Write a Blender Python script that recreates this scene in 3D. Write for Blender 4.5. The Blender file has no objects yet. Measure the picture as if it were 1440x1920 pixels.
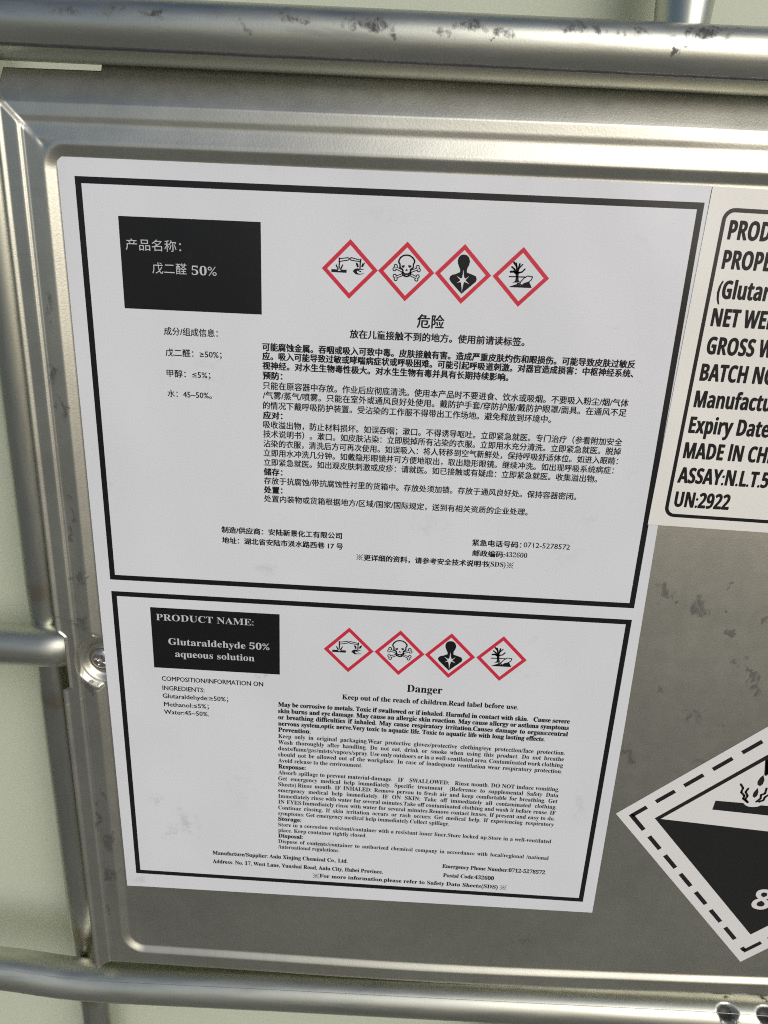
import bpy, bmesh, math, random
import numpy as np
from mathutils import Matrix, Vector
S = bpy.context.scene
C = S.collection
random.seed(7)
# ---------------------------------------------------------------- camera, sky, sun, exposure
# Lengths on the sign plate are given in millimetres: X to the right, Y down the plate,
# E out of the plate towards the viewer; the plate's origin stands 0.95 m above the ground.
Z0 = 0.95
def W(X, Y, E=0.0):
    return Vector((X/1000, -E/1000, Z0 - Y/1000))
cam = bpy.data.cameras.new('camera')
cam.sensor_fit = 'VERTICAL'; cam.sensor_height = 24.0; cam.sensor_width = 18.0
cam.lens = 24.0*1232.86/1920
cam.clip_start = 0.01; cam.clip_end = 400
co = bpy.data.objects.new('camera', cam); C.objects.link(co)
rt = Vector((0.9984039, 0.03565776, 0.04379709))
dn = Vector((0.05249695, -0.29997202, -0.95250242))
fw = Vector((-0.0208262, 0.95328134, -0.30136516))
m = Matrix.Identity(4)
for i in range(3):
    m[i][0] = rt[i]; m[i][1] = -dn[i]; m[i][2] = -fw[i]
m.translation = W(107.849, 34.348, 227.182)
co.matrix_world = m
cam.dof.use_dof = True; cam.dof.focus_distance = 0.243; cam.dof.aperture_fstop = 20.0
S.camera = co

SUN_EL, SUN_AZ = 32.0, 146.0     # soft light from the viewer's side, right of the camera
w = bpy.data.worlds.new('World'); S.world = w; w.use_nodes = True
nt = w.node_tree; bg = nt.nodes['Background']
sky = nt.nodes.new('ShaderNodeTexSky'); sky.sky_type = 'NISHITA'; sky.sun_disc = False
sky.sun_elevation = math.radians(SUN_EL); sky.sun_rotation = math.radians(SUN_AZ)
sky.dust_density = 2.5; sky.air_density = 1.0; sky.ozone_density = 1.0     # hazy white sky
nt.links.new(sky.outputs[0], bg.inputs[0]); bg.inputs[1].default_value = 0.075
sl = bpy.data.lights.new('sun', 'SUN'); sl.energy = 1.5; sl.angle = math.radians(48); sl.color = (1, 0.99, 0.965)
so = bpy.data.objects.new('sun', sl); C.objects.link(so)
el, az = math.radians(SUN_EL), math.radians(SUN_AZ)
sd = Vector((math.sin(az)*math.cos(el), math.cos(az)*math.cos(el), math.sin(el)))   # towards the sun
so.rotation_euler = (-sd).to_track_quat('-Z', 'Y').to_euler(); so.location = (1, 3, 4)
S.view_settings.view_transform = 'Standard'; S.view_settings.look = 'None'; S.view_settings.gamma = 1
S.view_settings.exposure = 0.08
S.render.engine = 'CYCLES'
S.cycles.pixel_filter_type = 'BLACKMAN_HARRIS'; S.cycles.filter_width = 1.05
S.cycles.use_denoising = False; S.cycles.sample_clamp_indirect = 4.0; S.cycles.max_bounces = 10; S.cycles.caustics_reflective = False; S.cycles.caustics_refractive = False

# ---------------------------------------------------------------- helpers
ORG = {}
def setp(o, label=None, cat=None, kind=None, group=None):
    for k, v in (('label', label), ('category', cat), ('kind', kind), ('group', group)):
        if v: o[k] = v
    return o
def thing(name, loc, label, cat):
    o = bpy.data.objects.new(name, None); C.objects.link(o)
    o.empty_display_size = 0.05; o.location = loc; ORG[o.name] = Vector(loc)
    return setp(o, label, cat)
def obj(name, V, F, mat, parent=None, smooth=False):
    org = Vector((0, 0, 0)); p = parent
    if p is not None: org = ORG[p.name]
    A = np.array([tuple(v) for v in V], dtype=float).reshape(-1, 3) - np.array(org)
    me = bpy.data.meshes.new(name); me.from_pydata(A.tolist(), [], [tuple(map(int, f)) for f in F])
    if smooth:
        me.polygons.foreach_set('use_smooth', [True]*len(me.polygons))
    me.materials.append(mat); me.update()
    o = bpy.data.objects.new(name, me); C.objects.link(o)
    ORG[o.name] = org
    if p is not None: o.parent = p
    return o
class G:
    """small shader graph writer"""
    def __init__(s, name):
        s.m = bpy.data.materials.new(name); s.m.use_nodes = True; s.t = s.m.node_tree
        s.b = s.t.nodes['Principled BSDF']; s.out = s.t.nodes['Material Output']
        s.pos = s.n('ShaderNodeNewGeometry').outputs['Position']
    def n(s, t, **k):
        x = s.t.nodes.new(t)
        for a, v in k.items(): setattr(x, a, v)
        return x
    def put(s, sock, v):
        if hasattr(v, 'links') or isinstance(v, bpy.types.NodeSocket): s.t.links.new(v, sock)
        else: sock.default_value = v
    def mapv(s, scale=(1, 1, 1), loc=(0, 0, 0), rot=(0, 0, 0)):
        x = s.n('ShaderNodeMapping'); s.put(x.inputs[0], s.pos); x.inputs[3].default_value = scale
        x.inputs[1].default_value = loc; x.inputs[2].default_value = rot; return x.outputs[0]
    def noise(s, scale, detail=3, rough=0.5, vec=None, dist=0.0):
        x = s.n('ShaderNodeTexNoise'); s.put(x.inputs['Vector'], vec or s.pos)
        x.inputs['Scale'].default_value = scale; x.inputs['Detail'].default_value = detail
        x.inputs['Roughness'].default_value = rough; x.inputs['Distortion'].default_value = dist
        return x.outputs[0]
    def ramp(s, v, a, b, lo=0.0, hi=1.0):
        x = s.n('ShaderNodeMapRange'); x.interpolation_type = 'SMOOTHSTEP'
        s.put(x.inputs[0], v); x.inputs[1].default_value = a; x.inputs[2].default_value = b
        x.inputs[3].default_value = lo; x.inputs[4].default_value = hi; return x.outputs[0]
    def math(s, op, a, b=0.0):
        x = s.n('ShaderNodeMath', operation=op); s.put(x.inputs[0], a); s.put(x.inputs[1], b); return x.outputs[0]
    def mix(s, f, a, b):
        x = s.n('ShaderNodeMix', data_type='RGBA'); s.put(x.inputs[0], f); s.put(x.inputs[6], a); s.put(x.inputs[7], b); return x.outputs[2]
    def bump(s, h, strength, dist, normal=None):
        x = s.n('ShaderNodeBump'); s.put(x.inputs['Height'], h); x.inputs['Strength'].default_value = strength
        x.inputs['Distance'].default_value = dist
        if normal is not None: s.put(x.inputs['Normal'], normal)
        return x.outputs[0]
    def warped(s):
        if not hasattr(s, 'wp'):
            x = s.n('ShaderNodeTexNoise'); s.put(x.inputs['Vector'], s.pos); x.inputs['Scale'].default_value = 190; x.inputs['Detail'].default_value = 4; x.inputs['Roughness'].default_value = 0.65
            a = s.n('ShaderNodeVectorMath', operation='SUBTRACT'); s.put(a.inputs[0], x.outputs[1]); a.inputs[1].default_value = (0.5, 0.5, 0.5)
            b = s.n('ShaderNodeVectorMath', operation='MULTIPLY_ADD'); s.put(b.inputs[0], a.outputs[0]); b.inputs[1].default_value = (0.013, 0.004, 0.009); s.put(b.inputs[2], s.pos)
            s.wp = b.outputs[0]
        return s.wp
    def blob(s, X, Y, rx, ry, rot, e=0.0):
        """0..1 spot round plate point X,Y with radii in mm"""
        c = W(X, Y, e)
        sub = s.n('ShaderNodeVectorMath', operation='SUBTRACT'); s.put(sub.inputs[0], s.warped()); sub.inputs[1].default_value = c
        r = s.n('ShaderNodeVectorRotate', rotation_type='Y_AXIS'); s.put(r.inputs['Vector'], sub.outputs[0]); r.inputs['Angle'].default_value = math.radians(rot)
        sc = s.n('ShaderNodeVectorMath', operation='MULTIPLY'); s.put(sc.inputs[0], r.outputs[0]); sc.inputs[1].default_value = (1000/rx, 60, 1000/ry)
        ln = s.n('ShaderNodeVectorMath', operation='LENGTH'); s.put(ln.inputs[0], sc.outputs[0])
        return s.ramp(ln.outputs['Value'], 0.15, 1.0, 1.0, 0.0)
def c4(r, g=None, b=None):
    return (r, r if g is None else g, r if b is None else b, 1.0)

def metal(name, base, rough, stretch=None, blobs=(), dirt=0.5, grain=0.5, smut_shade=0.85, lines=0.25, tints=(), wob=0.3, soft=1.15, rv=0.06):
    g = G(name); b = g.b
    b.inputs['Metallic'].default_value = 1.0
    v = g.mapv(stretch) if stretch else g.pos
    n1 = g.noise(22, 4, 0.55, v); n2 = g.noise(160, 4, 0.6, v)
    col = g.mix(g.ramp(n1, 0.3, 0.7), c4(*[x*0.93 for x in base]), c4(*[min(1, x*1.06) for x in base]))
    dk = g.ramp(g.noise(48, 5, 0.62, v, 0.4), 0.60, 0.78)
    dk = g.math('MULTIPLY', dk, dirt)
    if blobs:
        acc = None
        for q in blobs:
            k = g.blob(*q[:5], e=(q[6] if len(q) > 6 else 0)); k = g.math('MULTIPLY', k, q[5]); acc = k if acc is None else g.math('MAXIMUM', acc, k)
        br = g.math('ADD', g.math('MULTIPLY', g.noise(300, 6, 0.74, g.mapv((1.0, 1, 0.55), rot=(0, 0.5, 0)), 0.5), 3.2), -1.22)
        dk = g.math('MAXIMUM', dk, g.math('MULTIPLY', g.ramp(acc, 0.02, 0.3), g.ramp(g.math('ADD', acc, g.math('ADD', br, -0.45)), 0.0, soft)))
    for q in tints:
        col = g.mix(g.math('MULTIPLY', g.blob(*q[:5], e=(q[6] if len(q) > 6 else 0)), q[5]), col, c4(0.40, 0.25, 0.14))
    if lines:
        ln = g.ramp(g.noise(260, 2, 0.4, g.mapv((0.02, 1, 1) if stretch is None or stretch[0] < 1 else (1, 1, 0.02))), 0.62, 0.74)
        col = g.mix(g.math('MULTIPLY', ln, lines), col, c4(*[x*0.55 for x in base]))
    col = g.mix(g.math('MULTIPLY', dk, smut_shade), col, c4(0.06, 0.06, 0.07))
    g.put(b.inputs['Base Color'], col)
    r = g.math('ADD', g.ramp(n2, 0.25, 0.75, rough-rv, rough+rv), g.math('MULTIPLY', dk, 0.22))
    g.put(b.inputs['Roughness'], r)
    nm = g.bump(g.noise(1500, 2, 0.6), grain*0.35, 0.00012)
    nm = g.bump(g.noise(28, 2, 0.5, v), wob, 0.0012, nm)
    g.put(b.inputs['Normal'], nm)
    return g.m
def film(g, k=1.0):
    """the soft waviness of a laminated sheet, shared by paper and print"""
    n = g.bump(g.noise(26, 1, 0.4, g.mapv((1, 1, 0.55))), 0.6*k, 0.0024)
    n = g.bump(g.noise(620, 2, 0.5), 0.05*k, 0.0002, n)
    g.put(g.b.inputs['Normal'], n)
def paper(name, base, speck=0.5, rough=0.32, k=1.0, marks=()):
    g = G(name)
    sp = g.ramp(g.noise(430, 3, 0.7, None, 0.3), 0.735, 0.80)
    zone = g.ramp(g.noise(34, 2, 0.5), 0.42, 0.6)
    col = g.mix(g.ramp(g.noise(16, 2), 0.35, 0.7), c4(*base), c4(*[x*0.97 for x in base]))
    gr = g.math('MULTIPLY', g.ramp(g.noise(70, 4, 0.7), 0.62, 0.82), 0.22*speck)
    col = g.mix(gr, col, c4(0.35, 0.34, 0.33))
    col = g.mix(g.math('MULTIPLY', g.math('MULTIPLY', sp, zone), 0.55*speck), col, c4(0.12, 0.12, 0.13))
    acc = None
    for q in marks:
        kk = g.math('MULTIPLY', g.blob(*q[:5]), q[5]*0.75); acc = kk if acc is None else g.math('MAXIMUM', acc, kk)
    if acc is not None:
        br = g.ramp(g.noise(240, 5, 0.7), 0.42, 0.62)
        col = g.mix(g.math('MULTIPLY', acc, br), col, c4(0.30, 0.29, 0.27))
    g.put(g.b.inputs['Base Color'], col); g.b.inputs['Roughness'].default_value = rough
    g.b.inputs['Specular IOR Level'].default_value = 0.5
    film(g, k); return g.m
def ink(name, base, rough=0.3, spec=0.5, k=1.0):
    g = G(name)
    col = g.mix(g.ramp(g.noise(300, 3, 0.7), 0.6, 0.8, 0, 0.3), c4(*base), c4(*[x*1.6+0.012 for x in base]))
    g.put(g.b.inputs['Base Color'], col); g.b.inputs['Roughness'].default_value = rough
    g.b.inputs['Specular IOR Level'].default_value = spec
    film(g, k); return g.m

zinc = (0.54, 0.55, 0.48)
PB = [(258, 127, .9, 8, -38, 1.0), (263, 122, .9, 7, -35, 1.0), (252, 131, 1.1, 5, -32, 1.0), (247, 121, .7, 4.5, 4, 1.0), (231, 128, .6, 2.5, -10, .9), (232.5, 138.5, 1.6, .8, 10, 1.0), (246, 163, .9, 5, 28, .9), (255, 158, .7, 5, -5, .8), (250, 170, .8, 4, 10, .8), (265, 152, .7, 5, 60, .9), (238, 206, .8, 4.5, 68, .9),
      (213, 134.5, 1.4, 1.2, 0, 1.0), (209, 133, 1, .8, 0, .9), (207, 137, 1, .8, 0, .8), (207, 131, 9, 4.5, -22, 0.50), (222, 137, 10, 6, -30, 0.62), (236, 146, 4, 2.5, 10, 0.85), (247, 140, 7, 3, 8, 0.8),
      (262, 150, 10, 5, -10, 0.72), (240, 158, 9, 4, 0, 0.45), (258, 131, 3, 9, -35, 0.6), (265, 118, 2, 9, 10, 0.5), (249, 168, 5, 9, 30, 0.5),
      (228, 184, 8, 6, 30, 0.5), (241, 187, 4, 6, 20, 0.4), (213, 173, 4, 3, 0, 0.4), (236, 205, 8, 2, -12, 0.45), (205, 205, 9, 12, 0, 0.45),
      (172, 306, 10, 3, 0, 0.4), (256, 110, 6, 5, 10, 0.35)]
for q in ((-12, 40, 2, 12, 0.5), (-12.5, 62, 2.5, 8, 0.5), (-11, 76, 3, 9, 0.55), (-11.5, 110, 2, 9, 0.45), (-13.5, 120, 1.2, 9, 0.7), (-11, 138, 3.5, 6, 0.65),
          (-12.6, 157, 4.5, 5, 0.75), (-11, 186, 4.5, 5, 0.6), (-12, 240, 3, 9, 0.45), (-13.6, 252, 1.3, 11, 0.75), (-10.5, 262, 4, 9, 0.62), (-11, 281, 5, 8, 0.8), (-14, 300, 1.5, 7, 0.75)):
    PB.append((q[0], q[1], q[2], q[3], 0, q[4]))
TB = [(2, -43.3, 9, 3, 0, .8, 2), (17, -43.2, 10, 2.4, 0, .7, 2), (30, -42.6, 11, 2.4, 0, .85, 2), (49, -44.3, 7, 2.4, 0, .5, 2), (70, -43.7, 9, 2.6, 0, .8, 2), (92, -42.7, 14, 3.4, 0, .95, 2), (113.5, -41, 7, 2.4, 0, .6, 2),
      (122, -43.2, 8, 3.2, 0, .95, 2), (130, -42.4, 6, 2.4, 0, .8, 2), (149.5, -43.8, 9, 3, 0, .9, 2), (157, -43.4, 7, 2.4, 0, .7, 2), (167, -43.4, 8, 3, 0, .7, 2), (188, -43.6, 15, 3.6, 0, 1.0, 2), (180, -39, 1.8, 1.6, 0, 1.0, 4.5), (183, -39.3, 1, .9, 0, .8, 4.5),
      (58, -40.6, 6, 2, 0, .5, 3), (100, -39.8, 5, 1.4, 0, .5, 4), (127, -40.3, 1, .9, 0, .9, 4)]
BB = [(-53, 353, 7, 3, 0, .6, 3), (-55, 357, 7, 3, 0, .9, 0), (-42, 357, 9, 3, 0, .9, 0), (-31, 357.6, 9, 3, 0, .7, 0), (-8, 357, 6, 2.6, 0, .9, 0), (-3.5, 357.6, 5, 2.4, 0, .9, 0), (14.5, 357.4, 4, 1.8, 0, .9, 0), (30, 357, 4, 1.8, 0, .9, 0), (40, 357.6, 4, 1.8, 0, .8, 0),
      (107, 355.4, 8, 2, 0, .7, 0), (116, 356, 5, 2, 0, .9, 0), (129, 356, 8, 2, 0, .8, 0), (155, 354.6, 8, 2, 0, .8, 0), (60, 356, 12, 1.6, 0, .5, 0), (-75, 352, 8, 5, 0, .5, 3), (271, 339, 5.5, 4.5, 0, 1.6, 0), (289, 339, 5.5, 4.5, 0, 1.6, 0)]  # last two spots paint the shade of the crimp dents into the colour
M = dict(
    plate=metal('galvanised_sheet', (0.565, 0.56, 0.488), 0.41, None, PB, 0.0, 0.75, smut_shade=0.66, lines=0.08, wob=0.07, soft=0.62, rv=0.02),
    tube=metal('galvanised_tube', zinc, 0.38, (0.16, 1, 1), TB, 0.5, 0.35, smut_shade=0.9),
    btube=metal('galvanised_bottom_tube', zinc, 0.40, (0.16, 1, 1), BB, 0.6, 0.35, smut_shade=0.9, tints=[(-58, 352.5, 9, 3.5, 0, .55, 3), (-30, 353.5, 7, 2.5, 0, .4, 3), (10, 353.5, 9, 2, 0, .25, 3)]),
    midtube=metal('galvanised_middle_tube', zinc, 0.40, (0.16, 1, 1), (), 0.7, 0.35),
    vtube=metal('galvanised_upright', zinc, 0.31, (1, 1, 0.16), (), 0.55, 0.3, tints=[(-36, y, 9, 7, 0, 0.42, -12) for y in (152, 203, 336, 378)]),
    seam=metal('weld_seam_metal', (0.22, 0.21, 0.22), 0.45, None, (), 0.9, 2.0),
    burnt=metal('heat_tinted_weld', (0.36, 0.29, 0.22), 0.36, None, (), 0.6, 1.5, lines=0),
    screw=metal('screw_steel', (0.58, 0.55, 0.52), 0.22, None, (), 0.2, 0.5, lines=0),
    washer=metal('washer_steel', (0.58, 0.50, 0.46), 0.26, None, (), 0.2, 0.5, lines=0),
    white=paper('laminated_paper', (0.785, 0.80, 0.835), 0.7, marks=[(84, 259.5, 10, 5, 0, .5), (17, 256, 9, 3, 60, .35), (25, 251, 6, 8, 0, .4), (12, 240, 4, 5, 0, .35), (20, 245, 4, 3, 0, .3),
      (58.4, 176, 3, 2.4, 0, .45), (176, 39, 3.5, 1, -20, .5), (183.5, 53, 7, 1, -40, .4), (146, 92, 4, 1, 10, .3), (120, 110, 9, 6, 0, .18), (60, 131, 6, 3, 0, .3), (40, 60, 8, 14, 0, .12), (170, 118, 8, 10, 0, .15),
      (118, 70, 12, 8, 0, .1), (100, 8, 14, 4, 0, .12), (160, 168, 10, 5, 0, .15), (190, 230, 3, 12, 0, .2), (48, 230, 10, 20, 0, .1), (1, 284, 5, 3, 0, .3)]),
    cream=paper('cream_sticker_paper', (0.90, 0.885, 0.825), 0.8, 0.36, 1.3),
    vinyl=paper('white_vinyl', (0.82, 0.81, 0.80), 0.5, 0.4, 0.6),
    black=ink('black_print', (0.008, 0.008, 0.009), 0.3, 0.42),
    blackv=ink('black_vinyl_print', (0.013, 0.013, 0.013), 0.42, 0.4, 0.6),
    type=ink('black_lettering', (0.010, 0.010, 0.011), 0.4, 0.25),
    red=ink('red_print', (0.66, 0.030, 0.062)),
    grey=ink('white_lettering_on_black', (0.62, 0.62, 0.64)),
)
# ---------------------------------------------------------------- the ground and the tank
g = G('concrete_ground')
col = g.mix(g.ramp(g.noise(1.3, 5, 0.6), 0.3, 0.7), c4(0.19, 0.19, 0.175), c4(0.26, 0.255, 0.235))
col = g.mix(g.ramp(g.noise(60, 4, 0.7), 0.55, 0.8, 0, 0.4), col, c4(0.20, 0.18, 0.16))
g.put(g.b.inputs['Base Color'], col); g.b.inputs['Roughness'].default_value = 0.85
setp(obj('ground', [(-60, -60, 0), (60, -60, 0), (60, 60, 0), (-60, 60, 0)], [(0, 1, 2, 3)], g.m), kind='structure')

g = G('translucent_polyethylene')
tr = g.n('ShaderNodeBsdfTranslucent'); tr.inputs[0].default_value = c4(0.78, 0.78, 0.16)
g.put(g.b.inputs['Base Color'], c4(0.86, 0.92, 0.79)); g.b.inputs['Roughness'].default_value = 0.42
g.put(g.b.inputs['Normal'], g.bump(g.noise(14, 2), 0.2, 0.004))
mx = g.n('ShaderNodeMixShader'); mx.inputs[0].default_value = 0.34
g.t.links.new(g.b.outputs[0], mx.inputs[1]); g.t.links.new(tr.outputs[0], mx.inputs[2]); g.t.links.new(mx.outputs[0], g.out.inputs[0])
M['tank'] = g.m
def tank():
    t = thing('plastic_tank', W(110, 900, -480), 'translucent greenish white plastic tank behind the steel tubes and the sign plate', 'tank')
    # front wall as a moulded sheet with shallow vertical ribs, the other walls plain
    x0, x1, y0, y1, f, bk = -430, 690, -190, 800, -42, -960
    xs = np.linspace(x0, x1, 141); ys = np.linspace(y0, y1, 61)
    V = []; F = []
    def edge(a, lo, hi, r=55):
        d = min(a-lo, hi-a); return 0 if d >= r else r - math.sqrt(max(0, r*r-(r-d)**2))
    for y in ys:
        for x in xs:
            e = f - edge(x, x0, x1) - edge(y, y0, y1)
            V.append(W(x, y, e))
    nx, ny = len(xs), len(ys)
    for j in range(ny-1):
        for i in range(nx-1):
            a = j*nx+i; F.append((a, a+1, a+nx+1, a+nx))
    k = len(V)
    ring = [j*nx for j in range(ny)] + [(ny-1)*nx+i for i in range(1, nx)] + [j*nx+nx-1 for j in range(ny-2, -1, -1)] + [i for i in range(nx-2, 0, -1)]
    for a in ring:
        v = V[a].copy(); v.y = -bk/1000; V.append(v)
    n = len(ring)
    for i in range(n):
        F.append((ring[i], k+i, k+(i+1) % n, ring[(i+1) % n]))
    F.append(tuple(k+i for i in range(n)))
    obj('tank_body', V, F, M['tank'], t, True)
tank()

# ---------------------------------------------------------------- the steel cage
cage = thing('tank_cage', W(110, 800, 0), 'galvanised steel tube cage with the embossed sign plate screwed to it', 'cage')
def sweep(path, rad, n=28, prof=None):
    """tube round a path of (X, Y, E); rad(i) -> radius in mm"""
    P = [W(*p) for p in path]; V = []; F = []
    for i, p in enumerate(P):
        t = (P[min(i+1, len(P)-1)] - P[max(i-1, 0)]).normalized()
        up = Vector((0, 0, 1)) if abs(t.z) < 0.7 else Vector((1, 0, 0))
        a = t.cross(up).normalized(); b = a.cross(t).normalized()
        for k in range(n):
            q = 2*math.pi*k/n
            ra, rb = rad(i, q)
            V.append(p + a*(math.cos(q)*ra/1000) + b*(math.sin(q)*rb/1000))
    m = len(P)
    for i in range(m-1):
        for k in range(n):
            F.append((i*n+k, i*n+(k+1) % n, (i+1)*n+(k+1) % n, (i+1)*n+k))
    F.append(tuple(range(n-1, -1, -1))); F.append(tuple((m-1)*n+k for k in range(n)))
    return V, F
def hpath(pts, x0, x1, n):
    xs = np.linspace(x0, x1, n)
    px = [p[0] for p in pts]
    return [(x, float(np.interp(x, px, [p[1] for p in pts])), float(np.interp(x, px, [p[2] for p in pts]))) for x in xs]
def smooth(P, k=3):
    A = np.array(P)
    for _ in range(k):
        A[1:-1] = (A[:-2]+A[1:-1]*2+A[2:])/4
    return [tuple(a) for a in A]
VX = [-262.0, -36.1, 189.1, 415.0, 640.0]
# top horizontal tube, in front of the plate's upper flange
topP = smooth(hpath([(-430, -42.2, -4), (-40, -41.2, -4), (96, -40.2, -4), (211, -39.2, -4), (690, -38, -4)], -430, 690, 300), 6)
V, F = sweep(topP, lambda i, q: (8.6, 8.6))
top = obj('horizontal_tube', V, F, M['tube'], cage, True)
def seam(path, ang, half, name, parent, mat, r=8.62, lift=0.2, x0=-430, x1=690, jit=0.25):
    V = []; F = []; rnd = random.Random(3); n = 0
    q = math.radians(ang); k = 0
    for (x, y, e) in path:
        if x < x0 or x > x1: continue
        for s in (-1.5, -0.5, 0.5, 1.5):
            a = q + s*half/r
            rr = r + (lift*(1+rnd.uniform(-jit, jit)) if abs(s) < 1 else -0.1)
            V.append(W(x, y - math.sin(a)*rr, e + math.cos(a)*rr))
        if k:
            b = 4*(k-1)
            for c in range(3): F.append((b+c, b+c+1, b+c+5, b+c+4))
        k += 1
    return obj(name, V, F, mat, parent, True)
seamP = smooth(hpath([(-430, -42.2, -4), (-40, -41.2, -4), (96, -40.2, -4), (211, -39.2, -4), (690, -38, -4)], -430, 690, 1400), 6)
seam(seamP, -47, 0.42, 'weld_seam', top, M['seam'], 8.6)
# bottom horizontal tube
botP = smooth(hpath([(-430, 346, -4), (-85, 346, -2), (-62, 347.3, -2), (-40, 350.0, -2), (-20, 350.5, -2), (60, 348.4, -2), (130, 347.0, -2), (260, 343.8, -2), (690, 343.5, -2)], -430, 690, 1400), 60)
def brad(i, q):
    x = botP[i][0]; k = 0
    for xc in (271.0, 289.0):
        u = ((x-xc)/4.6)**2 + ((q-0.95)/0.42)**2
        k = max(k, 3.4*(1-min(1, u))**0.6 if u < 1 else 0)
    return (8.5-k, 8.5-k)
V, F = sweep(botP, brad, 72)
bot = obj('horizontal_tube', V, F, M['btube'], cage, True)
seam(botP, 52, 0.10, 'weld_seam', bot, M['tube'], 8.5, 0.10, jit=0.05)
# middle horizontal tube, pressed flat behind the plate
midP = hpath([(-430, 174.5, -10), (-48, 174.8, -10), (-30, 174.8, -10), (-20, 174.8, -13), (690, 174.8, -13)], -430, 690, 300)
V, F = sweep(midP, lambda i, q: (8.6 if midP[i][0] < -30 else 8.6-3*min(1, (midP[i][0]+30)/12), 8.6))
mid = obj('horizontal_tube', V, F, M['midtube'], cage, True)
# lower tubes that the photograph only hints at are left out; uprights run the whole height
for vx, r in zip(VX, (8.5, 8.45, 8.95, 8.5, 8.5)):
    P = [(vx, y, -20.0) for y in np.linspace(-150, 780, 94)]
    def rad(i, q, P=P, r=r):
        k = 0
        for yc in (-40, 174.8, 353):
            d = abs(P[i][1]-yc); k = max(k, max(0, 1-(d/22)**2) if d < 22 else 0)
        return (r*(1+0.05*k), r*(1-0.13*k))
    V, F = sweep(P, rad, 28)
    up = obj('upright_tube', V, F, M['vtube'], cage, True)
    for yc in (-40, 174.8, 353):
        for s in (-1, 1):
            # saddle weld between upright and horizontal tube
            V = []; F = []; n = 18
            for a in range(n):
                t = math.pi*(a/(n-1))
                cx, ce = vx + math.cos(t)*4.2, -14.0 + math.sin(t)*1.2
                for b in range(6):
                    u = 2*math.pi*b/6
                    V.append(W(cx, yc + s*(8.0+0.9*math.cos(u)), ce + 0.9*math.sin(u)))
            for a in range(n-1):
                for b in range(6):
                    F.append((a*6+b, a*6+(b+1) % 6, (a+1)*6+(b+1) % 6, (a+1)*6+b))
            obj('weld', V, F, M['burnt'], up, True)

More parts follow.
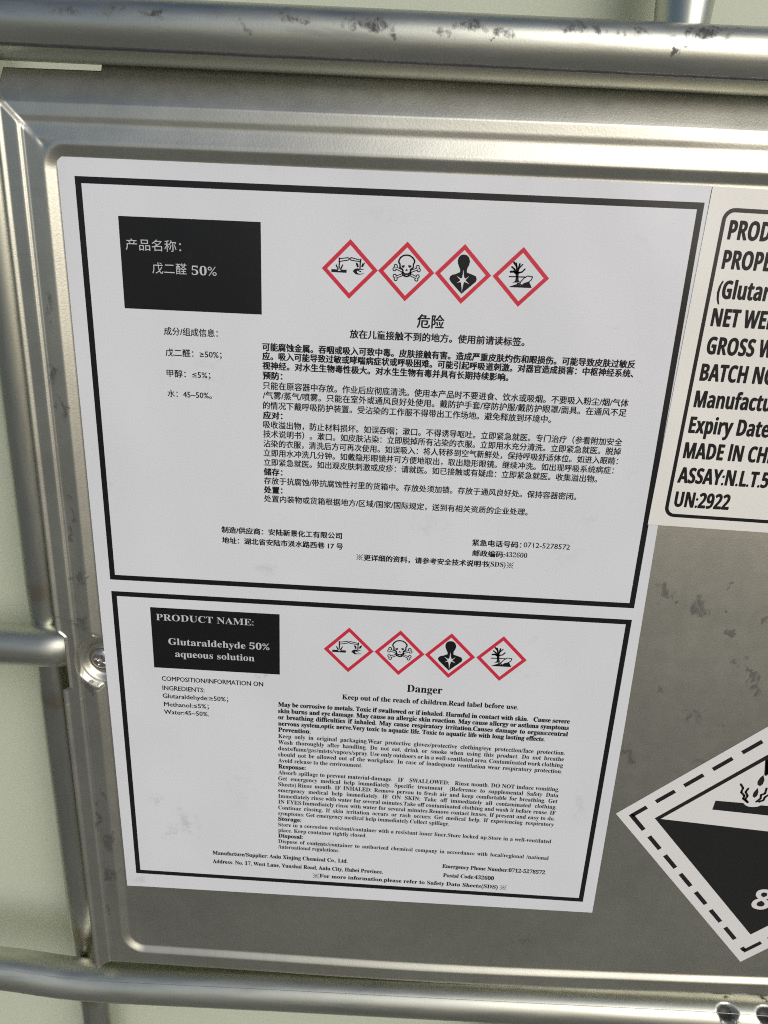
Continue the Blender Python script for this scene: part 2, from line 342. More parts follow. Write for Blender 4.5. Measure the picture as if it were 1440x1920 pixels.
# ---------------------------------------------------------------- the embossed sign plate
def rbox(X, Y, x0, y0, x1, y1, r):
    cx, cy, hx, hy = (x0+x1)/2, (y0+y1)/2, (x1-x0)/2, (y1-y0)/2
    qx, qy = np.abs(X-cx)-hx+r, np.abs(Y-cy)-hy+r
    return np.hypot(np.maximum(qx, 0), np.maximum(qy, 0)) + np.minimum(np.maximum(qx, qy), 0) - r
def sst(a, b, x):
    t = np.clip((x-a)/(b-a), 0, 1); return t*t*(3-2*t)
def prof(d, pts):
    return np.interp(d, [p[0] for p in pts], [p[1] for p in pts])
PX0, PX1, PY0, PY1 = -5.3, 345.0, -5.2, 322.6
def plate():
    xs = np.concatenate([np.arange(-24, 10, 0.34), np.arange(10, 330, 3.0), np.arange(330, 366, 1.2)])
    ys = np.concatenate([np.arange(-40, 2, 0.40), np.arange(2, 150, 1.6), np.arange(150, 198, 0.4), np.arange(198, 308, 1.6), np.arange(308, 342, 0.36)])
    X, Y = np.meshgrid(xs, ys)
    Yt = Y; bend = 4.2*np.clip((X-110)/145, 0, 1.3)**1.5*sst(265, 322, Y)
    Y = Y + bend                                 # the lower edge bows upwards to the right
    rc = np.where(Y < 150, 3.6, 7.0)
    d1 = rbox(X, Y, PX0, PY0, PX1, PY1, rc)
    d2 = np.hypot(X+5.4, (Y-174.2)) - 9.4
    k = 1.6; h = np.clip(0.5+0.5*(d2-d1)/k, 0, 1)
    d = d2*(1-h)+d1*h - k*h*(1-h)
    wall = (0.4*sst(0.0, 3.4, d) + 0.6*np.clip((d-0.35)/2.9, 0, 1))*1.8
    wall = np.where(d2 < d1, sst(0.0, 2.2, d)*1.7, wall)
    sq = np.maximum(np.maximum(PX0-X, X-PX1), np.maximum(PY0-Y, Y-PY1))     # mitred corners above, round ones below
    D = np.where(Y < 150, d1*(1-sst(3, 5.5, sq)) + sq*sst(3, 5.5, sq), d1*(1-sst(4.5, 7, sq)) + sq*sst(4.5, 7, sq))
    pad = -2.3*sst(0, 2.6, -d2)
    left = prof(D, [(0, 0), (4, 0), (8.8, -.22), (9.1, .02), (9.4, -.12), (9.7, -.1), (10.1, .5), (10.8, .58), (14.9, .35), (15.9, 1.0), (16.6, 1.05), (17.2, .1), (17.7, -2.0), (18.4, -5)])
    topf = prof(D, [(0, 0), (3.6, 0), (4.4, -.03), (8.8, -1.15), (9.6, -1.2), (11.4, -.85), (12.2, -.9), (14.8, -1.05), (16, -1.7), (23, -5.8), (25, -7.1), (33, -11.0)])
    botf = prof(D, [(0, 0), (8.6, 0), (10.2, -.3), (11.5, -2.5), (12.5, -6), (30, -9)])
    ox = np.maximum(PX0-X, X-PX1); ot = PY0-Y; ob = Y-PY1
    wt = sst(-1.2, 1.2, ot-ox+0.4); wb = sst(-1.2, 1.2, ob-ox+0.4)
    fl = left*(1-wt)+topf*wt; fl = fl*(1-wb)+botf*wb
    rng = np.random.RandomState(4)
    E = wall + np.where(D > 4, fl, 0) + pad
    Y = Yt
    E = E + sst(3.2, 6, d1)*(0.07*np.sin(X/13.0+1.3)*np.sin(X/41.0) + 0.07*np.sin(Y/15.0)*np.sin(Y/37.0+0.8) + 0.03*np.sin(X/4.3+Y/5.1)*np.sin(X/23.0))
    # hand-made unevenness: dents of the pressed sheet, and the flange bruised by the tube
    for (cx, cy, rx, ry, a) in ((150, -22, 60, 5, 0.35), (215, -25, 22, 8, -0.9), (40, -24, 30, 5, 0.3), (240, -24, 14, 7, 0.8), (-12, 60, 3, 20, 0.12), (-12, 120, 3, 16, -0.14), (-12, 250, 3, 25, 0.15),
                            (-12, 158, 4, 6, 0.18), (-11, 190, 4, 7, 0.2), (120, 325, 70, 5, 0.18), (225, 326, 40, 4, -0.2)):
        E = E + a*np.exp(-(((X-cx)/rx)**2+((Y-cy)/ry)**2))
    # the outer band is notched where the middle tube passes under it
    s = sst(160.5, 163.5, Y)*(1-sst(186, 187.2, Y))
    Xw = np.where(X < -15.2, -15.2+(X+15.2)*(1-0.42*s), X)
    lowcut = sst(163, 166, Y)*(1-sst(183, 184.5, Y))
    # every plate edge tapers to the true outline: cut cells outside it
    keep = (X > -22.6) & (X < 360) & (Y < 336.5) & (Y > -37)
    # upper left corner of the flange is cut at an angle
    keep &= ~((Y < -31.0) & (X < 8.5))
    V = [W(a, b, c) for a, b, c in zip(Xw.ravel(), Y.ravel(), E.ravel())]
    ny, nx = X.shape; idx = np.arange(nx*ny).reshape(ny, nx)
    kc = keep[:-1, :-1] & keep[1:, 1:] & keep[1:, :-1] & keep[:-1, 1:]
    a = idx[:-1, :-1][kc]; b = idx[:-1, 1:][kc]; c = idx[1:, 1:][kc]; dd = idx[1:, :-1][kc]
    F = np.stack([a, dd, c, b], 1)
    used = np.unique(F); rm = -np.ones(nx*ny, int); rm[used] = np.arange(len(used))
    o = obj('sign_plate', [V[i] for i in used], rm[F], M['plate'], cage, True)
    o['label'] = 'embossed galvanised sheet plate with a sunk panel carrying the stickers'
    mo = o.modifiers.new('sheet', 'SOLIDIFY'); mo.thickness = 0.0009; mo.offset = -1
    return o
plt = plate()
def disc(cx, cy, r, fn, mat, name, parent, nr=22, na=64, r0=0.0):
    V = []; F = []
    for i in range(nr+1):
        rr = r0+(r-r0)*i/nr
        for k in range(na):
            q = 2*math.pi*k/na; x, y = rr*math.cos(q), rr*math.sin(q)
            V.append(W(cx+x, cy+y, fn(x, y, rr)))
    for i in range(nr):
        for k in range(na):
            F.append((i*na+k, (i+1)*na+k, (i+1)*na+(k+1) % na, i*na+(k+1) % na))
    return obj(name, V, F, mat, parent, True)
def washer_h(x, y, r):
    return -2.35 if r > 5.35 else -1.95
disc(-7.2, 174.4, 5.5, washer_h, M['washer'], 'washer', plt, 16)
def head_h(x, y, r):
    e = -1.95 + 1.75*math.sqrt(max(0, 1-(r/4.3)**2)) if r < 4.25 else -2.0
    a = math.radians(20); u, v = x*math.cos(a)+y*math.sin(a), -x*math.sin(a)+y*math.cos(a)
    if (abs(u) < 0.42 and abs(v) < 2.3) or (abs(v) < 0.42 and abs(u) < 2.3): e -= 1.3*(1-r/3.2)+0.25
    return e
disc(-7.2, 174.4, 4.3, head_h, M['screw'], 'screw_head', plt, 36, 120)

# ---------------------------------------------------------------- printed sheets: lettering helpers
def mb(s):      # serif bold letters of the built-in face
    o = ''
    for ch in s:
        if 'A' <= ch <= 'Z': o += chr(0x1D400+ord(ch)-65)
        elif 'a' <= ch <= 'z': o += chr(0x1D41A+ord(ch)-97)
        elif '0' <= ch <= '9': o += chr(0x1D7CE+ord(ch)-48)
        else: o += ch
    return o
def sb(s):      # sans-serif bold letters of the built-in face
    o = ''
    for ch in s:
        if 'A' <= ch <= 'Z': o += chr(0x1D5D4+ord(ch)-65) if ch != 'I' else chr(0x1D5EE+11)
        elif 'a' <= ch <= 'z': o += chr(0x1D5EE+ord(ch)-97)
        elif '0' <= ch <= '9': o += chr(0x1D7EC+ord(ch)-48)
        else: o += ch
    return o
def glyphs(s, offset=0.0, space=1.0, res=2):
    c = bpy.data.curves.new('type', 'FONT'); c.body = s; c.size = 1; c.offset = offset
    c.resolution_u = res; c.space_word = space; c.fill_mode = 'FRONT'
    o = bpy.data.objects.new('type', c); C.objects.link(o)
    dg = bpy.context.evaluated_depsgraph_get(); dg.update()
    me = bpy.data.meshes.new_from_object(o.evaluated_get(dg))
    n = len(me.vertices); A = np.empty(n*3); me.vertices.foreach_get('co', A); A = A.reshape(-1, 3)[:, :2].copy()
    F = [tuple(p.vertices) for p in me.polygons]
    bpy.data.objects.remove(o); bpy.data.curves.remove(c); bpy.data.meshes.remove(me)
    return A, F
KCAP = {}
def cap(kind):
    if kind not in KCAP:
        A, _ = glyphs({'serif': mb('H'), 'sans': sb('H'), 'cjk': '国', 'plain': 'H'}[kind])
        KCAP[kind] = A[:, 1].max()-A[:, 1].min()
    return KCAP[kind]
def text(parent, s, x, y, width, h, kind, mat, E, bold=0.0, offset=0.0, rot=0.0, space=1.0, sx=None, name='text_line', piv=None):
    """one printed line: x, y left end of the base line (mm), width of the ink (mm), h = capital (or glyph) height in mm"""
    conv = {'serif': mb, 'sans': sb}.get(kind, lambda t: t)
    A, F = glyphs(conv(s), offset, space)
    x0 = A[:, 0].min(); sy = h/cap(kind)
    kx = (width/(A[:, 0].max()-x0)) if sx is None else sx
    a = math.radians(rot); V = []; FF = []
    reps = [(0.0, 0.0)] if not bold else [(-bold/2, 0), (bold/2, 0), (0, bold*0.3), (0, -bold*0.3)]
    for ri, (dx, dy) in enumerate(reps):
        b = len(V)
        for u, v in A:
            U, T = (u-x0)*kx + dx, v*sy + dy
            V.append(W(x + U*math.cos(a) + T*math.sin(a), y + U*math.sin(a) - T*math.cos(a), E+0.003*ri))
        FF += [tuple(i+b for i in f) for f in F]
    return obj(name, V, FF, mat, parent)
def justify(lines, width, smin=0.85):
    """common letter width and per-line word spaces for a justified paragraph"""
    info = []
    for s in lines:
        A1, _ = glyphs(mb(s), 0, 1.0, 1); A2, _ = glyphs(mb(s), 0, 2.0, 1)
        w1 = np.ptp(A1[:, 0]); w2 = np.ptp(A2[:, 0]); info.append((w1, w2-w1))
    kx = min(width/(w1+(smin-1)*dw) for w1, dw in info)
    return kx, [1+(width/kx-w1)/dw for w1, dw in info]
def quadbox(parent, name, pts, e0, e1, mat):
    """thin solid from an outline of (X, Y)"""
    n = len(pts); V = [W(x, y, e1) for x, y in pts]+[W(x, y, e0) for x, y in pts]
    F = [tuple(range(n-1, -1, -1)), tuple(range(n, 2*n))]+[(i, (i+1) % n, n+(i+1) % n, n+i) for i in range(n)]
    return obj(name, V, F, mat, parent)
def flat(parent, name, polys, E, mat):
    """flat print from convex polygons"""
    V = []; F = []
    for p in polys:
        b = len(V); V += [W(x, y, E) for x, y in p]; F.append(tuple(b+i for i in range(len(p)-1, -1, -1)))
    return obj(name, V, F, mat, parent)
def ringframe(parent, name, x0, y0, x1, y1, t, E, mat):
    return flat(parent, name, [[(x0, y0), (x1, y0), (x1-t, y0+t), (x0+t, y0+t)], [(x1, y0), (x1, y1), (x1-t, y1-t), (x1-t, y0+t)],
                [(x1, y1), (x0, y1), (x0+t, y1-t), (x1-t, y1-t)], [(x0, y1), (x0, y0), (x0+t, y0+t), (x0+t, y1-t)]], E, mat)
from mathutils.geometry import tessellate_polygon
def tri(p):
    return [[p[i] for i in t] for t in tessellate_polygon([[Vector((x, y, 0)) for x, y in p]])]
def stroke(p, w, closed=False):
    out = []; q = list(p)+([p[0]] if closed else [])
    for (ax, ay), (bx, by) in zip(q[:-1], q[1:]):
        L = math.hypot(bx-ax, by-ay) or 1e-6; nx, ny = -(by-ay)/L*w/2, (bx-ax)/L*w/2
        out.append([(ax+nx, ay+ny), (bx+nx, by+ny), (bx-nx, by-ny), (ax-nx, ay-ny)])
    for (x, y) in q:
        out.append([(x+w/2*math.cos(k*math.pi/4), y+w/2*math.sin(k*math.pi/4)) for k in range(8)])
    return out
def circ(x, y, r, n=14):
    return [[(x+r*math.cos(2*math.pi*k/n), y+r*math.sin(2*math.pi*k/n)) for k in range(n)]]

PIC = [
('P1','B',[(-0.656,0.021),(-0.438,0.02),(-0.408,0.07),(-0.336,0.067),(-0.302,0.022),(-0.109,0.019),(-0.113,0.122),(-0.655,0.118)]),
('P1','S6c',[(-0.383,-0.336),(-0.071,-0.384),(-0.033,-0.364),(-0.032,-0.331),(-0.069,-0.303),(-0.372,-0.247)]),
('P1','S7',[(-0.383,-0.363),(-0.38,-0.231)]),
('P1','S8',[(-0.372,-0.242),(-0.38,-0.106),(-0.378,-0.03)]),
('P1','S8',[(-0.485,-0.123),(-0.417,0.01)]),
('P1','S8',[(-0.256,-0.132),(-0.319,0.007)]),
('P1','S6',[(-0.303,-0.055),(-0.348,0.03)]),
('P1','S6c',[(0.379,-0.321),(0.045,-0.389),(0.002,-0.36),(0.009,-0.322),(0.047,-0.303),(0.372,-0.268)]),
('P1','S7',[(0.387,-0.354),(0.375,-0.254)]),
('P1','S8',[(0.366,-0.272),(0.365,-0.042)]),
('P1','S7',[(0.226,-0.212),(0.27,-0.095)]),
('P1','S6',[(0.273,-0.201),(0.299,-0.096)]),
('P1','S7',[(0.513,-0.23),(0.45,-0.108)]),
('P1','S6',[(0.461,-0.209),(0.417,-0.111)]),
('P1','B',[(0.107,0.056),(0.172,-0.02),(0.258,-0.043),(0.36,-0.034),(0.447,-0.026),(0.519,-0.015),(0.448,0.003),(0.361,-0.001),(0.28,0.03),(0.252,0.072),(0.283,0.111),(0.351,0.137),(0.523,0.109),(0.452,0.149),(0.337,0.167),(0.22,0.158),(0.161,0.111)]),
('P1','S6',[(0.273,0.003),(0.333,0.042),(0.398,0.063)]),
('P2','BONE',[(-0.398,-0.125),(0.397,0.189)]),
('P2','BONE',[(0.422,-0.126),(-0.381,0.203)]),
('P2','WS9c',[(-0.224,-0.132),(-0.23,-0.246),(-0.276,-0.307),(-0.274,-0.362),(-0.226,-0.458),(-0.129,-0.53),(-0.02,-0.553),(0.102,-0.54),(0.207,-0.476),(0.279,-0.385),(0.282,-0.331),(0.242,-0.266),(0.243,-0.152),(0.148,-0.08),(0.148,0.016),(0.078,0.068),(-0.038,0.074),(-0.113,0.027),(-0.124,-0.068)]),
('P2','B',[(-0.175,-0.202),(-0.068,-0.221),(-0.059,-0.166),(-0.115,-0.121),(-0.169,-0.151)]),
('P2','B',[(0.062,-0.226),(0.178,-0.218),(0.173,-0.165),(0.125,-0.131),(0.065,-0.171)]),
('P2','B',[(0.004,-0.114),(0.065,-0.019),(0.009,-0.033),(-0.04,-0.014)]),
('P2','S9',[(-0.141,0.014),(-0.119,0.096),(-0.049,0.142),(0.019,0.153),(0.097,0.136),(0.157,0.076),(0.17,0.001)]),
('P3','B',[(-0.016,-0.659),(0.09,-0.638),(0.17,-0.569),(0.217,-0.439),(0.192,-0.311),(0.14,-0.21),(0.127,-0.11),(0.137,-0.069),(0.292,-0.019),(0.385,0.015),(0.462,0.046),(0.499,0.13),(0.484,0.222),(-0.002,0.654),(-0.417,0.26),(-0.47,0.17),(-0.449,0.084),(-0.368,0.024),(-0.28,0.007),(-0.105,-0.072),(-0.111,-0.157),(-0.154,-0.24),(-0.201,-0.351),(-0.216,-0.463),(-0.188,-0.563),(-0.119,-0.635)]),
('P3','W*',[(0.008,-0.176),(0.044,-0.022),(0.07,0.08),(0.128,0.117),(0.293,-0.004),(0.15,0.158),(0.134,0.197),(0.307,0.352),(0.109,0.267),(0.058,0.297),(0.023,0.466),(0.008,0.624),(-0.026,0.467),(-0.056,0.325),(-0.107,0.275),(-0.26,0.333),(-0.117,0.227),(-0.108,0.184),(-0.285,0.007),(-0.083,0.12),(-0.026,0.083),(-0.01,-0.02)]),
('P4','B',[(-0.282,0.19),(-0.191,0.134),(-0.173,0.02),(-0.2,-0.12),(-0.289,-0.174),(-0.185,-0.178),(-0.152,-0.236),(-0.11,-0.181),(0.009,-0.191),(-0.084,-0.111),(-0.083,0.016),(-0.054,0.123),(0.032,0.168)]),
('P4','S13',[(-0.164,-0.122),(-0.26,-0.18),(-0.373,-0.17)]),
('P4','S10',[(-0.15,-0.137),(-0.252,-0.26),(-0.344,-0.334)]),
('P4','S12',[(-0.149,-0.151),(-0.183,-0.362),(-0.284,-0.478)]),
('P4','S8',[(-0.181,-0.348),(-0.205,-0.464)]),
('P4','S11',[(-0.131,-0.152),(-0.104,-0.294),(-0.078,-0.442)]),
('P4','S8',[(-0.103,-0.28),(0.025,-0.426)]),
('P4','S9',[(-0.106,-0.139),(0.025,-0.178),(0.114,-0.275)]),
('P4','S7',[(-0.408,-0.007),(0.192,-0.015)]),
('P4','B',[(-0.402,0.344),(-0.214,0.264),(-0.097,0.222),(0.028,0.273),(0.126,0.201),(0.23,0.179),(0.321,0.146),(0.361,0.225),(0.427,0.342)]),
('P4','WS6c',[(-0.099,0.202),(-0.014,0.219),(0.027,0.126),(0.121,0.022),(0.234,-0.054),(0.41,-0.033),(0.383,0.068),(0.285,0.149),(0.141,0.2),(0.058,0.272),(0.025,0.239)]),
('P4','S6',[(0.325,-0.044),(0.307,0.014),(0.36,0.055)]),
]
PLAB = {1: 'red diamond with liquid poured on a surface and a hand', 2: 'red diamond with skull and crossbones',
        3: 'red diamond with a black bust and white star burst', 4: 'red diamond with dead tree and fish'}
def reference_mark(parent, x, y, w, h):
    """the cross with four dots, x,y its lower left corner"""
    cx, cy = x+w/2, y-h/2
    p = stroke([(cx-w/2, cy-h/2), (cx+w/2, cy+h/2)], 0.2)+stroke([(cx+w/2, cy-h/2), (cx-w/2, cy+h/2)], 0.2)
    for dx, dy in ((0, .36), (0, -.36), (.36, 0), (-.36, 0)): p += circ(cx+dx*w, cy+dy*h, 0.24, 8)
    V = [q for q in p]
    return flat(parent, 'reference_mark', V, ET, T)
def pictogram(parent, k, cx, cy, hd, E):
    t = 1.35*math.sqrt(2)*hd/9.15*0.93
    P = [(cx, cy-hd), (cx+hd, cy), (cx, cy+hd), (cx-hd, cy)]; Q = [(cx, cy-hd+t), (cx+hd-t, cy), (cx, cy+hd-t), (cx-hd+t, cy)]
    o = flat(parent, 'pictogram', [[P[i], P[(i+1) % 4], Q[(i+1) % 4], Q[i]] for i in range(4)], E, M['red'])
    o['label'] = PLAB[k]
    T = lambda pts: [(cx+x*hd, cy+y*hd) for x, y in pts]
    layers = {0: [], 1: [], 2: []}; whites = []
    for nm, kd, pts in PIC:
        if nm != 'P%d' % k: continue
        p = T(pts); u = hd/1000*0.95*10.6/6.5/1000*1000/10
        if kd == 'B': layers[2 if k == 2 else 0] += tri(p)
        elif kd == 'W*': whites += tri([(cx+(0.005+(x-0.005)*0.78)*hd, cy+(0.2+(y-0.2)*(0.95 if abs(x-0.005) < 0.03 else 0.74))*hd) for x, y in pts])
        elif kd == 'BONE':
            (ax, ay), (bx, by) = p; L = math.hypot(bx-ax, by-ay); ux, uy = (bx-ax)/L, (by-ay)/L; nx, ny = -uy, ux
            kn = [(ax+nx*0.055*hd, ay+ny*0.055*hd), (ax-nx*0.055*hd, ay-ny*0.055*hd), (bx+nx*0.055*hd, by+ny*0.055*hd), (bx-nx*0.055*hd, by-ny*0.055*hd)]
            layers[0] += stroke(p, 0.10*hd)
            whites += stroke(p, 0.036*hd)
            for x, y in kn:
                layers[0] += circ(x, y, 0.073*hd); whites += circ(x, y, 0.036*hd)
        else:
            wd = float(kd.strip('WSc'))*0.0058*hd
            cl = kd.endswith('c')
            if kd[0] == 'W':
                if k == 2: layers[1] += [('w', q) for q in tri(p)]
                else: whites += tri(p)
            layers[2 if (k == 2 or kd[0] == 'W') else 0] += stroke(p, wd, cl)
    def put(polys, e, mat, nm='symbol'):
        if polys: flat(o, nm, polys, e, mat)
    put(layers[0], E+0.012, M['type']); put(whites, E+0.024, M['white'], 'symbol_highlight')
    put([q[1] for q in layers[1]], E+0.036, M['white'], 'symbol_highlight'); put(layers[2], E+0.048, M['type'])
    return o

# ---------------------------------------------------------------- the two-language safety sheet
lab = thing('safety_label', W(99, 288, 0), 'large white laminated sheet with Chinese text above and English text below', 'label')
pts = [(-5.24, -5.41), (60, -5.25), (130, -5.0), (199.2, -4.75), (201.2, 90), (202.4, 190), (202.9, 286.4), (100, 287.3), (2, 288.0), (-4.6, 288.2), (-5.0, 150)]
quadbox(lab, 'paper_sheet', pts, 0.03, 0.15, M['white'])
EP, ET = 0.165, 0.178
ringframe(lab, 'border_frame', 0, 0, 198, 138.7, 2.0, EP, M['black'])
ringframe(lab, 'border_frame', 0, 143.5, 198, 280.6, 2.0, EP, M['black'])
T = M['type']
nb = flat(lab, 'name_box', [[(13.1, 11.1), (59.2, 11.1), (59.2, 39.5), (13.1, 39.5)]], EP, M['black'])
text(nb, '产品名称：', 14.9, 20.9, 18.2, 3.3, 'cjk', M['grey'], ET)
text(nb, '戊二醛', 23.2, 27.8, 11.4, 3.3, 'cjk', M['grey'], ET)
text(nb, '50%', 36.2, 28.0, 8.3, 2.75, 'serif', M['grey'], ET, offset=-0.004)
for i, cx in enumerate((88.15, 106.5, 124.9, 143.6)): pictogram(lab, i+1, cx, 24.1+(0.1 if i == 3 else 0), 9.15, EP)
for s, x, y, wd in (('成分/组成信息：', 26.0, 47.3, 18.2), ('戊二醛：≥50%；', 26.1, 54.3, 19.2), ('甲醇：≤5%；', 26.1, 61.3, 15.1), ('水：45~50%。', 26.0, 68.2, 15.4)):
    text(lab, s, x, y, wd, 2.45, 'cjk', T, ET, 0.11)
text(lab, '危险', 111.0, 41.0, 8.9, 4.1, 'cjk', T, ET, 0.22)
text(lab, '放在儿童接触不到的地方。使用前请读标签。', 88.8, 45.5, 58.2, 2.65, 'cjk', T, ET, 0.2)
CN = [('可能腐蚀金属。吞咽或吸入可致中毒。皮肤接触有害。造成严重皮肤灼伤和眼损伤。可能导致皮肤过敏反', 51.0, 125.1, 1),
 ('应。吸入可能导致过敏或哮喘病症状或呼吸困难。可能引起呼吸道刺激。对器官造成损害：中枢神经系统、', 54.0, 125.0, 1),
 ('视神经。对水生生物毒性极大。对水生生物有毒并具有长期持续影响。', 57.2, 83.5, 1), ('预防：', 60.5, 6.7, 2),
 ('只能在原容器中存放。作业后应彻底清洗。使用本产品时不要进食、饮水或吸烟。不要吸入粉尘/烟/气体', 63.9, 124.9, 0),
 ('/气雾/蒸气/喷雾。只能在室外或通风良好处使用。戴防护手套/穿防护服/戴防护眼罩/面具。在通风不足', 67.2, 124.7, 0),
 ('的情况下戴呼吸防护装置。受沾染的工作服不得带出工作场地。避免释放到环境中。', 70.7, 99.5, 0), ('应对：', 74.1, 6.7, 2),
 ('吸收溢出物，防止材料损坏。如误吞咽；漱口。不得诱导呕吐。立即紧急就医。专门治疗（参看附加安全', 77.4, 124.8, 0),
 ('技术说明书）。漱口。如皮肤沾染：立即脱掉所有沾染的衣服。立即用水充分清洗。立即紧急就医。脱掉', 80.7, 124.9, 0),
 ('沾染的衣服，清洗后方可再次使用。如误吸入：将人转移到空气新鲜处，保持呼吸舒适体位。如进入眼睛：', 84.1, 124.4, 0),
 ('立即用水冲洗几分钟。如戴隐形眼镜并可方便地取出，取出隐形眼镜。继续冲洗。如出现呼吸系统病症：', 87.5, 123.4, 0),
 ('立即紧急就医。如出观皮肤刺激或皮疹：请就医。如已接触或有疑虑：立即紧急就医。收集溢出物。', 90.9, 118.1, 0), ('储存：', 94.4, 6.6, 2),
 ('存放于抗腐蚀/带抗腐蚀性衬里的货箱中。存放处须加锁。存放于通风良好处。保持容器密闭。', 97.7, 111.7, 0), ('处置：', 101.1, 6.6, 2),
 ('处置内装物或货箱根据地方/区域/国家/国际规定，送到有相关资质的企业处理。', 104.4, 95.2, 0)]
for s, y, wd, bd in CN: text(lab, s, 59.3, y, wd, 2.5, 'cjk', T, ET, (0.13, 0.24, 0.27)[bd])
text(lab, '制造/供应商：安陆新景化工有限公司', 43.4, 117.2, 44.4, 2.35, 'cjk', T, ET, 0.2)
text(lab, '地址：湖北省安陆市涢水路西巷 17 号', 43.5, 121.3, 44.8, 2.35, 'cjk', T, ET, 0.2)
text(lab, '紧急电话号码：', 135.7, 117.0, 17.8, 2.35, 'cjk', T, ET, 0.2)
text(lab, '0712-5278572', 154.4, 116.8, 16.8, 1.95, 'plain', T, ET, 0.05)
text(lab, '邮政编码:', 136.2, 121.1, 11.7, 2.35, 'cjk', T, ET, 0.2); text(lab, '432600', 148.1, 120.9, 8.0, 1.85, 'serif', T, ET)
reference_mark(lab, 93.5, 125.3, 2.3, 2.3)
text(lab, '更详细的资料，请参考安全技术说明书', 96.2, 125.2, 46.0, 2.35, 'cjk', T, ET, 0.2)
text(lab, '(SDS)', 142.3, 125.0, 6.3, 1.95, 'serif', T, ET, 0.05); reference_mark(lab, 149.1, 125.3, 2.3, 2.3)
# English half
nb = flat(lab, 'name_box', [[(14.6, 149.4), (64.7, 149.4), (64.7, 175.7), (14.6, 175.7)]], EP, M['black'])
text(nb, 'PRODUCT NAME:', 16.7, 154.8, 37.9, 2.7, 'serif', M['grey'], ET, offset=-0.004)
text(nb, 'Glutaraldehyde 50%', 20.9, 165.1, 39.8, 2.8, 'serif', M['grey'], ET)
text(nb, 'aqueous solution', 23.3, 170.4, 31.4, 2.8, 'serif', M['grey'], ET)
for i, cx in enumerate((91.65, 111.4, 131.0, 150.9)): pictogram(lab, i+1, cx, 163.1, 9.75, EP)
for s, x, y, wd in (('COMPOSITION/INFORMATION ON', 17.4, 181.5, 40.6), ('INGREDIENTS:', 17.4, 185.8, 16.9), ('Glutaraldehyde:≥50%；', 17.3, 189.4, 26.5), ('Methanol:≤5%；', 17.6, 193.3, 18.2), ('Water:45~50%.', 17.4, 196.9, 18.3)):
    text(lab, s, x, y, wd, 2.0, 'plain', T, ET, 0.13)
text(lab, 'Danger', 115.2, 180.1, 13.9, 3.2, 'serif', T, ET, 0.1)
text(lab, 'Keep out of the reach of children.Read label before use.', 89.7, 185.2, 69.9, 2.15, 'serif', T, ET, 0.12)
EN = [('May be corrosive to metals. Toxic if swallowed or if inhaled. Harmful in contact with skin.   Cause severe', 1, 1), ('skin burns and eye damage. May cause an allergic skin reaction. May cause allergy or asthma symptoms', 1, 1),
 ('or breathing difficulties if inhaled. May cause respiratory irritation.Causes damage to organs:central', 1, 1), ('nervous system,optic nerve.Very toxic to aquatic life. Toxic to aquatic life with long lasting effects.', 107.8, 1), ('Prevention:', 13.2, 1),
 ('Keep only in original packaging.Wear protective gloves/protective clothing/eye protection/face protection.', 1, 0), ('Wash thoroughly after handling. Do not eat, drink or smoke when using this product. Do not breathe', 1, 0),
 ('dusts/fume/gas/mists/vapors/spray. Use only outdoors or in a well-ventilated area. Contaminated work clothing', 1, 0), ('should not be allowed out of the workplace. In case of inadequate ventilation wear respiratory protection.', 1, 0),
 ('Avoid release to the environment.', 34.8, 0), ('Response:', 11.4, 1),
 ('Absorb spillage to prevent material-damage.   IF   SWALLOWED:   Rinse mouth. DO NOT induce vomiting.', 1, 0), ('Get emergency medical help immediately. Specific treatment  (Reference to supplemental Safety Data', 1, 0),
 ('Sheets).Rinse mouth. IF INHALED: Remove person to fresh air and keep comfortable for breathing. Get', 1, 0), ('emergency medical help immediately. IF ON SKIN: Take off immediately all contaminated clothing.', 1, 0),
 ('Immediately rinse with water for several minutes.Take off contaminated clothing and wash it before reuse. IF', 1, 0), ('IN EYES:Immediately rinse with water for several minutes.Remove contact lenses, If present and easy to do.', 1, 0),
 ('Continue rinsing. If skin irritation occurs or rash occurs: Get medical help. If experiencing respiratory', 1, 0), ('symptoms: Get emergency medical help immediately.Collect spillage.', 72.8, 0), ('Storage:', 9.8, 1),
 ('Store in a corrosion resistant/container with a resistant inner liner.Store locked up.Store in a well-ventilated', 1, 0), ('place. Keep container tightly closed.', 38.0, 0), ('Disposal:', 10.6, 1),
 ('Dispose of contents/container to authorized chemical company in accordance with local/regional /national', 1, 0), ('/international regulations.', 26.6, 0)]
BW = 116.6
kb, spb = justify([s for s, f, b in EN if f == 1 and b], BW, 0.9); kr, spr = justify([s for s, f, b in EN if f == 1 and not b], BW, 0.8)
ib = ir = 0
for i, (s, f, b) in enumerate(EN):
    y = 190.3 + i*(261.8-190.3)/24
    kw = dict(h=2.02 if b else 1.95, kind='serif', mat=T, E=ET, bold=0.13 if b else 0.06, offset=0.006 if b else -0.001)
    if f == 1:
        if b: sp = spb[ib]; ib += 1
        else: sp = spr[ir]; ir += 1
        text(lab, s, 64.0-0.012*i, y, BW, space=sp, **kw)
    else: text(lab, s, 64.0-0.012*i, y, f, **kw)
for s, x, y, wd in (('Manufacture/Supplier: Anlu Xinjing Chemical Co., Ltd.', 34.8, 267.4, 59.2), ('Address: No. 17, West Lane, Yunshui Road, Anlu City, Hubei Province.', 34.7, 272.1, 74.9),
                    ('For more information,please refer to Safety Data Sheets(SDS)', 81.9, 276.4, 78.3), ('Emergency Phone Number:0712-5278572', 135.3, 266.7, 44.4), ('Postal Code:432600', 136.0, 271.7, 22.1)):
    text(lab, s, x, y, wd, 2.0, 'serif', T, ET, 0.12)

reference_mark(lab, 79.0, 277.0, 2.6, 2.6); reference_mark(lab, 161.3, 276.8, 2.6, 2.6)
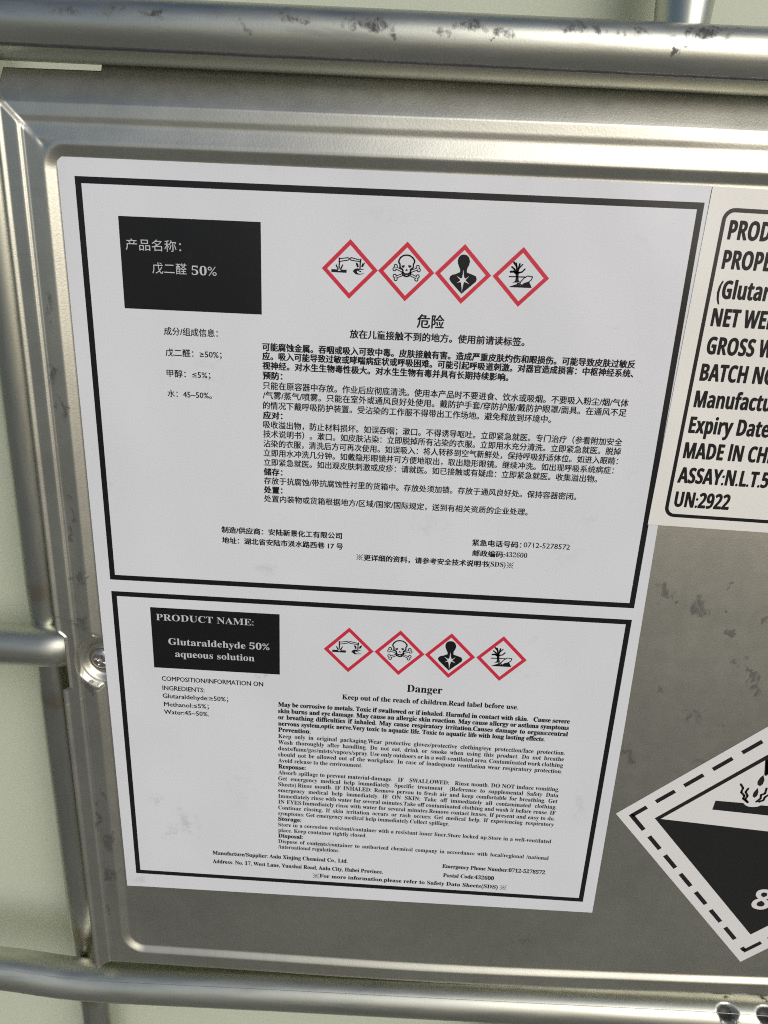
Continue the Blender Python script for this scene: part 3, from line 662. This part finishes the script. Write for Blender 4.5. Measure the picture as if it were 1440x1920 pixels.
# ---------------------------------------------------------------- the cream product sticker at the right
sh = thing('shipping_label', W(250, 105, 0), 'cream sticker with bold black lines in a rounded frame, overlapping the large white sheet', 'label')
RA = 0.9
ca, sa = math.cos(math.radians(RA)), math.sin(math.radians(RA))
def RL(x, y):      # the sticker's own millimetres: origin at its upper left corner
    return (199.55+x*ca-y*sa, -4.65+x*sa+y*ca)
quadbox(sh, 'sticker_sheet', [RL(0, 0), RL(120, 0), RL(120, 110.4), RL(-0.2, 110.2)], 0.22, 0.32, M['cream'])
def rounded(x0, y0, x1, y1, r, n=7):
    out = []
    for cx, cy, a0 in ((x1-r, y0+r, -90), (x1-r, y1-r, 0), (x0+r, y1-r, 90), (x0+r, y0+r, 180)):
        for k in range(n):
            a = math.radians(a0+90*k/(n-1)); out.append((cx+r*math.cos(a), cy+r*math.sin(a)))
    return out
A_, B_ = rounded(4.7, 5.7, 115, 106.8, 3.6), rounded(5.95, 6.95, 113.8, 105.55, 2.4)
n = len(A_)
flat(sh, 'rounded_frame', [[RL(*A_[i]), RL(*A_[(i+1) % n]), RL(*B_[(i+1) % n]), RL(*B_[i])] for i in range(n)], 0.335, M['black'])
A0, _ = glyphs(sb('UN:2922')); KX = 19.1/np.ptp(A0[:, 0])
for s, X, Y in (('PRODUCT', 206.9, 10.2), ('PROPER', 206.8, 18.9), ('(Glutaraldehyde', 206.9, 27.9), ('NET WEIGHT', 206.7, 36.5), ('GROSS WEIGHT', 206.9, 45.4), ('BATCH NO', 206.4, 54.1),
                ('Manufacture', 206.1, 63.0), ('Expiry Date:', 205.9, 71.8), ('MADE IN CHINA', 205.7, 80.7), ('ASSAY:N.L.T.50%', 205.3, 89.5), ('UN:2922', 205.6, 98.3)):
    text(sh, s, X, Y, None, 5.5, 'sans', M['type'], 0.345, bold=0.3, rot=0.7, sx=KX)

# ---------------------------------------------------------------- the corrosive placard
pc = thing('hazard_placard', W(277, 309, 0), 'black and white diamond hazard placard with dashed outline, dripping liquid and the figure 8', 'placard')
PA = math.radians(3.8)
def PL(p):
    x, y = p; return (277.2+x*math.cos(PA)-y*math.sin(PA), 237.3+x*math.sin(PA)+y*math.cos(PA))
H = 72.1
quadbox(pc, 'placard_sheet', [PL((-H, 0)), PL((-H+36, -36)), PL((0, -H)), PL((H, 0)), PL((0, H)), PL((-36, H-36))], 0.03, 0.15, M['vinyl'])
Q = [(0, -55.8), (55.8, 0), (0, 55.8), (-55.8, 0)]; R = [(0, -53.3), (53.3, 0), (0, 53.3), (-53.3, 0)]
flat(pc, 'inner_frame', [[PL(a) for a in (Q[i], Q[(i+1) % 4], R[(i+1) % 4], R[i])] for i in range(4)], 0.165, M['blackv'])
flat(pc, 'black_half', [[PL((-53.31, 0)), PL((53.31, 0)), PL((0, 53.31))]], 0.166, M['blackv'])
hb = 65.4; s2 = math.sqrt(0.5)
def dashes(ax, ay, bx, by, parts):
    """marks along one side from corner a to corner b"""
    L = math.hypot(bx-ax, by-ay); ux, uy = (bx-ax)/L, (by-ay)/L; nx, ny = -uy, ux
    for t0, t1 in parts:
        flat(pc, 'dash', [[PL((ax+ux*t+nx*s, ay+uy*t+ny*s)) for t, s in ((t0, -.95), (t1, -.95), (t1, .95), (t0, .95))]], 0.165, M['blackv'])
L1 = hb*math.sqrt(2)
up = [(11.6+13.25*k, 11.6+13.25*k+8.9) for k in range(6)]
dn_ = [(13.4+12.45*k, 13.4+12.45*k+8.4) for k in range(6)]
dashes(-hb, 0, 0, -hb, [(0, 7.2)]+up); dashes(-hb, 0, 0, hb, [(-0.9, 9.2)]+dn_+[(L1-2.4, L1-0.2)])
dashes(hb, 0, 0, -hb, [(0, 7.2)]+up); dashes(0, hb, hb, 0, [(-0.6, 8.2)]+up)
sym = []
bar = [(-33.5, -12.2), (-22.1, -12.6), (-21.1, -11.7), (-19.4, -11.1), (-17.6, -11.2), (-16.0, -11.6), (-14.8, -12.5), (-3, -12.8), (-2.2, -8.0), (-33.7, -7.6)]
sym += tri(bar)
sym += tri([(-17.9, -27.1), (-16.9, -24.9), (-16.9, -22.8), (-17.8, -21.6), (-19.0, -22.2), (-19.4, -23.8), (-18.8, -25.9)])
sym += tri([(-18.4, -20.7), (-17.6, -18.8), (-17.6, -16.9), (-18.4, -15.7), (-19.4, -16.4), (-19.5, -18.1), (-18.9, -19.7)])
for q in ([(-25.6, -21.5), (-24.2, -19.8), (-24.4, -17.7), (-22.7, -16.2), (-22.8, -14.7), (-20.5, -13.2)], [(-22.1, -19.8), (-22.7, -18.1), (-21.4, -16.3), (-21.9, -14.5), (-20.5, -13.2)],
          [(-14.9, -20.9), (-14.8, -18.4), (-16.2, -17.5), (-15.9, -15.7), (-17.1, -14.0)], [(-13.0, -18.2), (-14.4, -16.6), (-14.5, -15.1), (-16.0, -14.1)]): sym += stroke(q, 0.95)
sym += stroke([(-18.3, -33.6), (-4, -37.5), (-2.6, -36.4), (-2.6, -33.6), (-4, -32.2), (-16.9, -28.3)], 1.1, True) + stroke([(-18.5, -34.2), (-17.0, -27.6)], 1.5)
sym += stroke([(18.3, -33.6), (4, -37.5), (2.6, -36.4), (2.6, -33.6), (4, -32.2), (16.9, -28.3)], 1.1, True)
sym += tri([(17.9, -27.1), (18.9, -24.9), (18.8, -22.8), (17.8, -21.6), (16.8, -22.8)])
sym += tri([(4, -12), (9, -15.5), (15, -14.2), (19, -15), (24, -14.6), (33, -14), (33, -9.5), (22, -7.6), (12, -7.8)])
flat(pc, 'symbol', [[PL(a) for a in p] for p in sym], 0.166, M['blackv'])
text(pc, '8', PL((-4.4, 41.2))[0], PL((-4.4, 41.2))[1], 7.8, 11.0, 'sans', M['vinyl'], 0.185, rot=3.8, name='class_number')
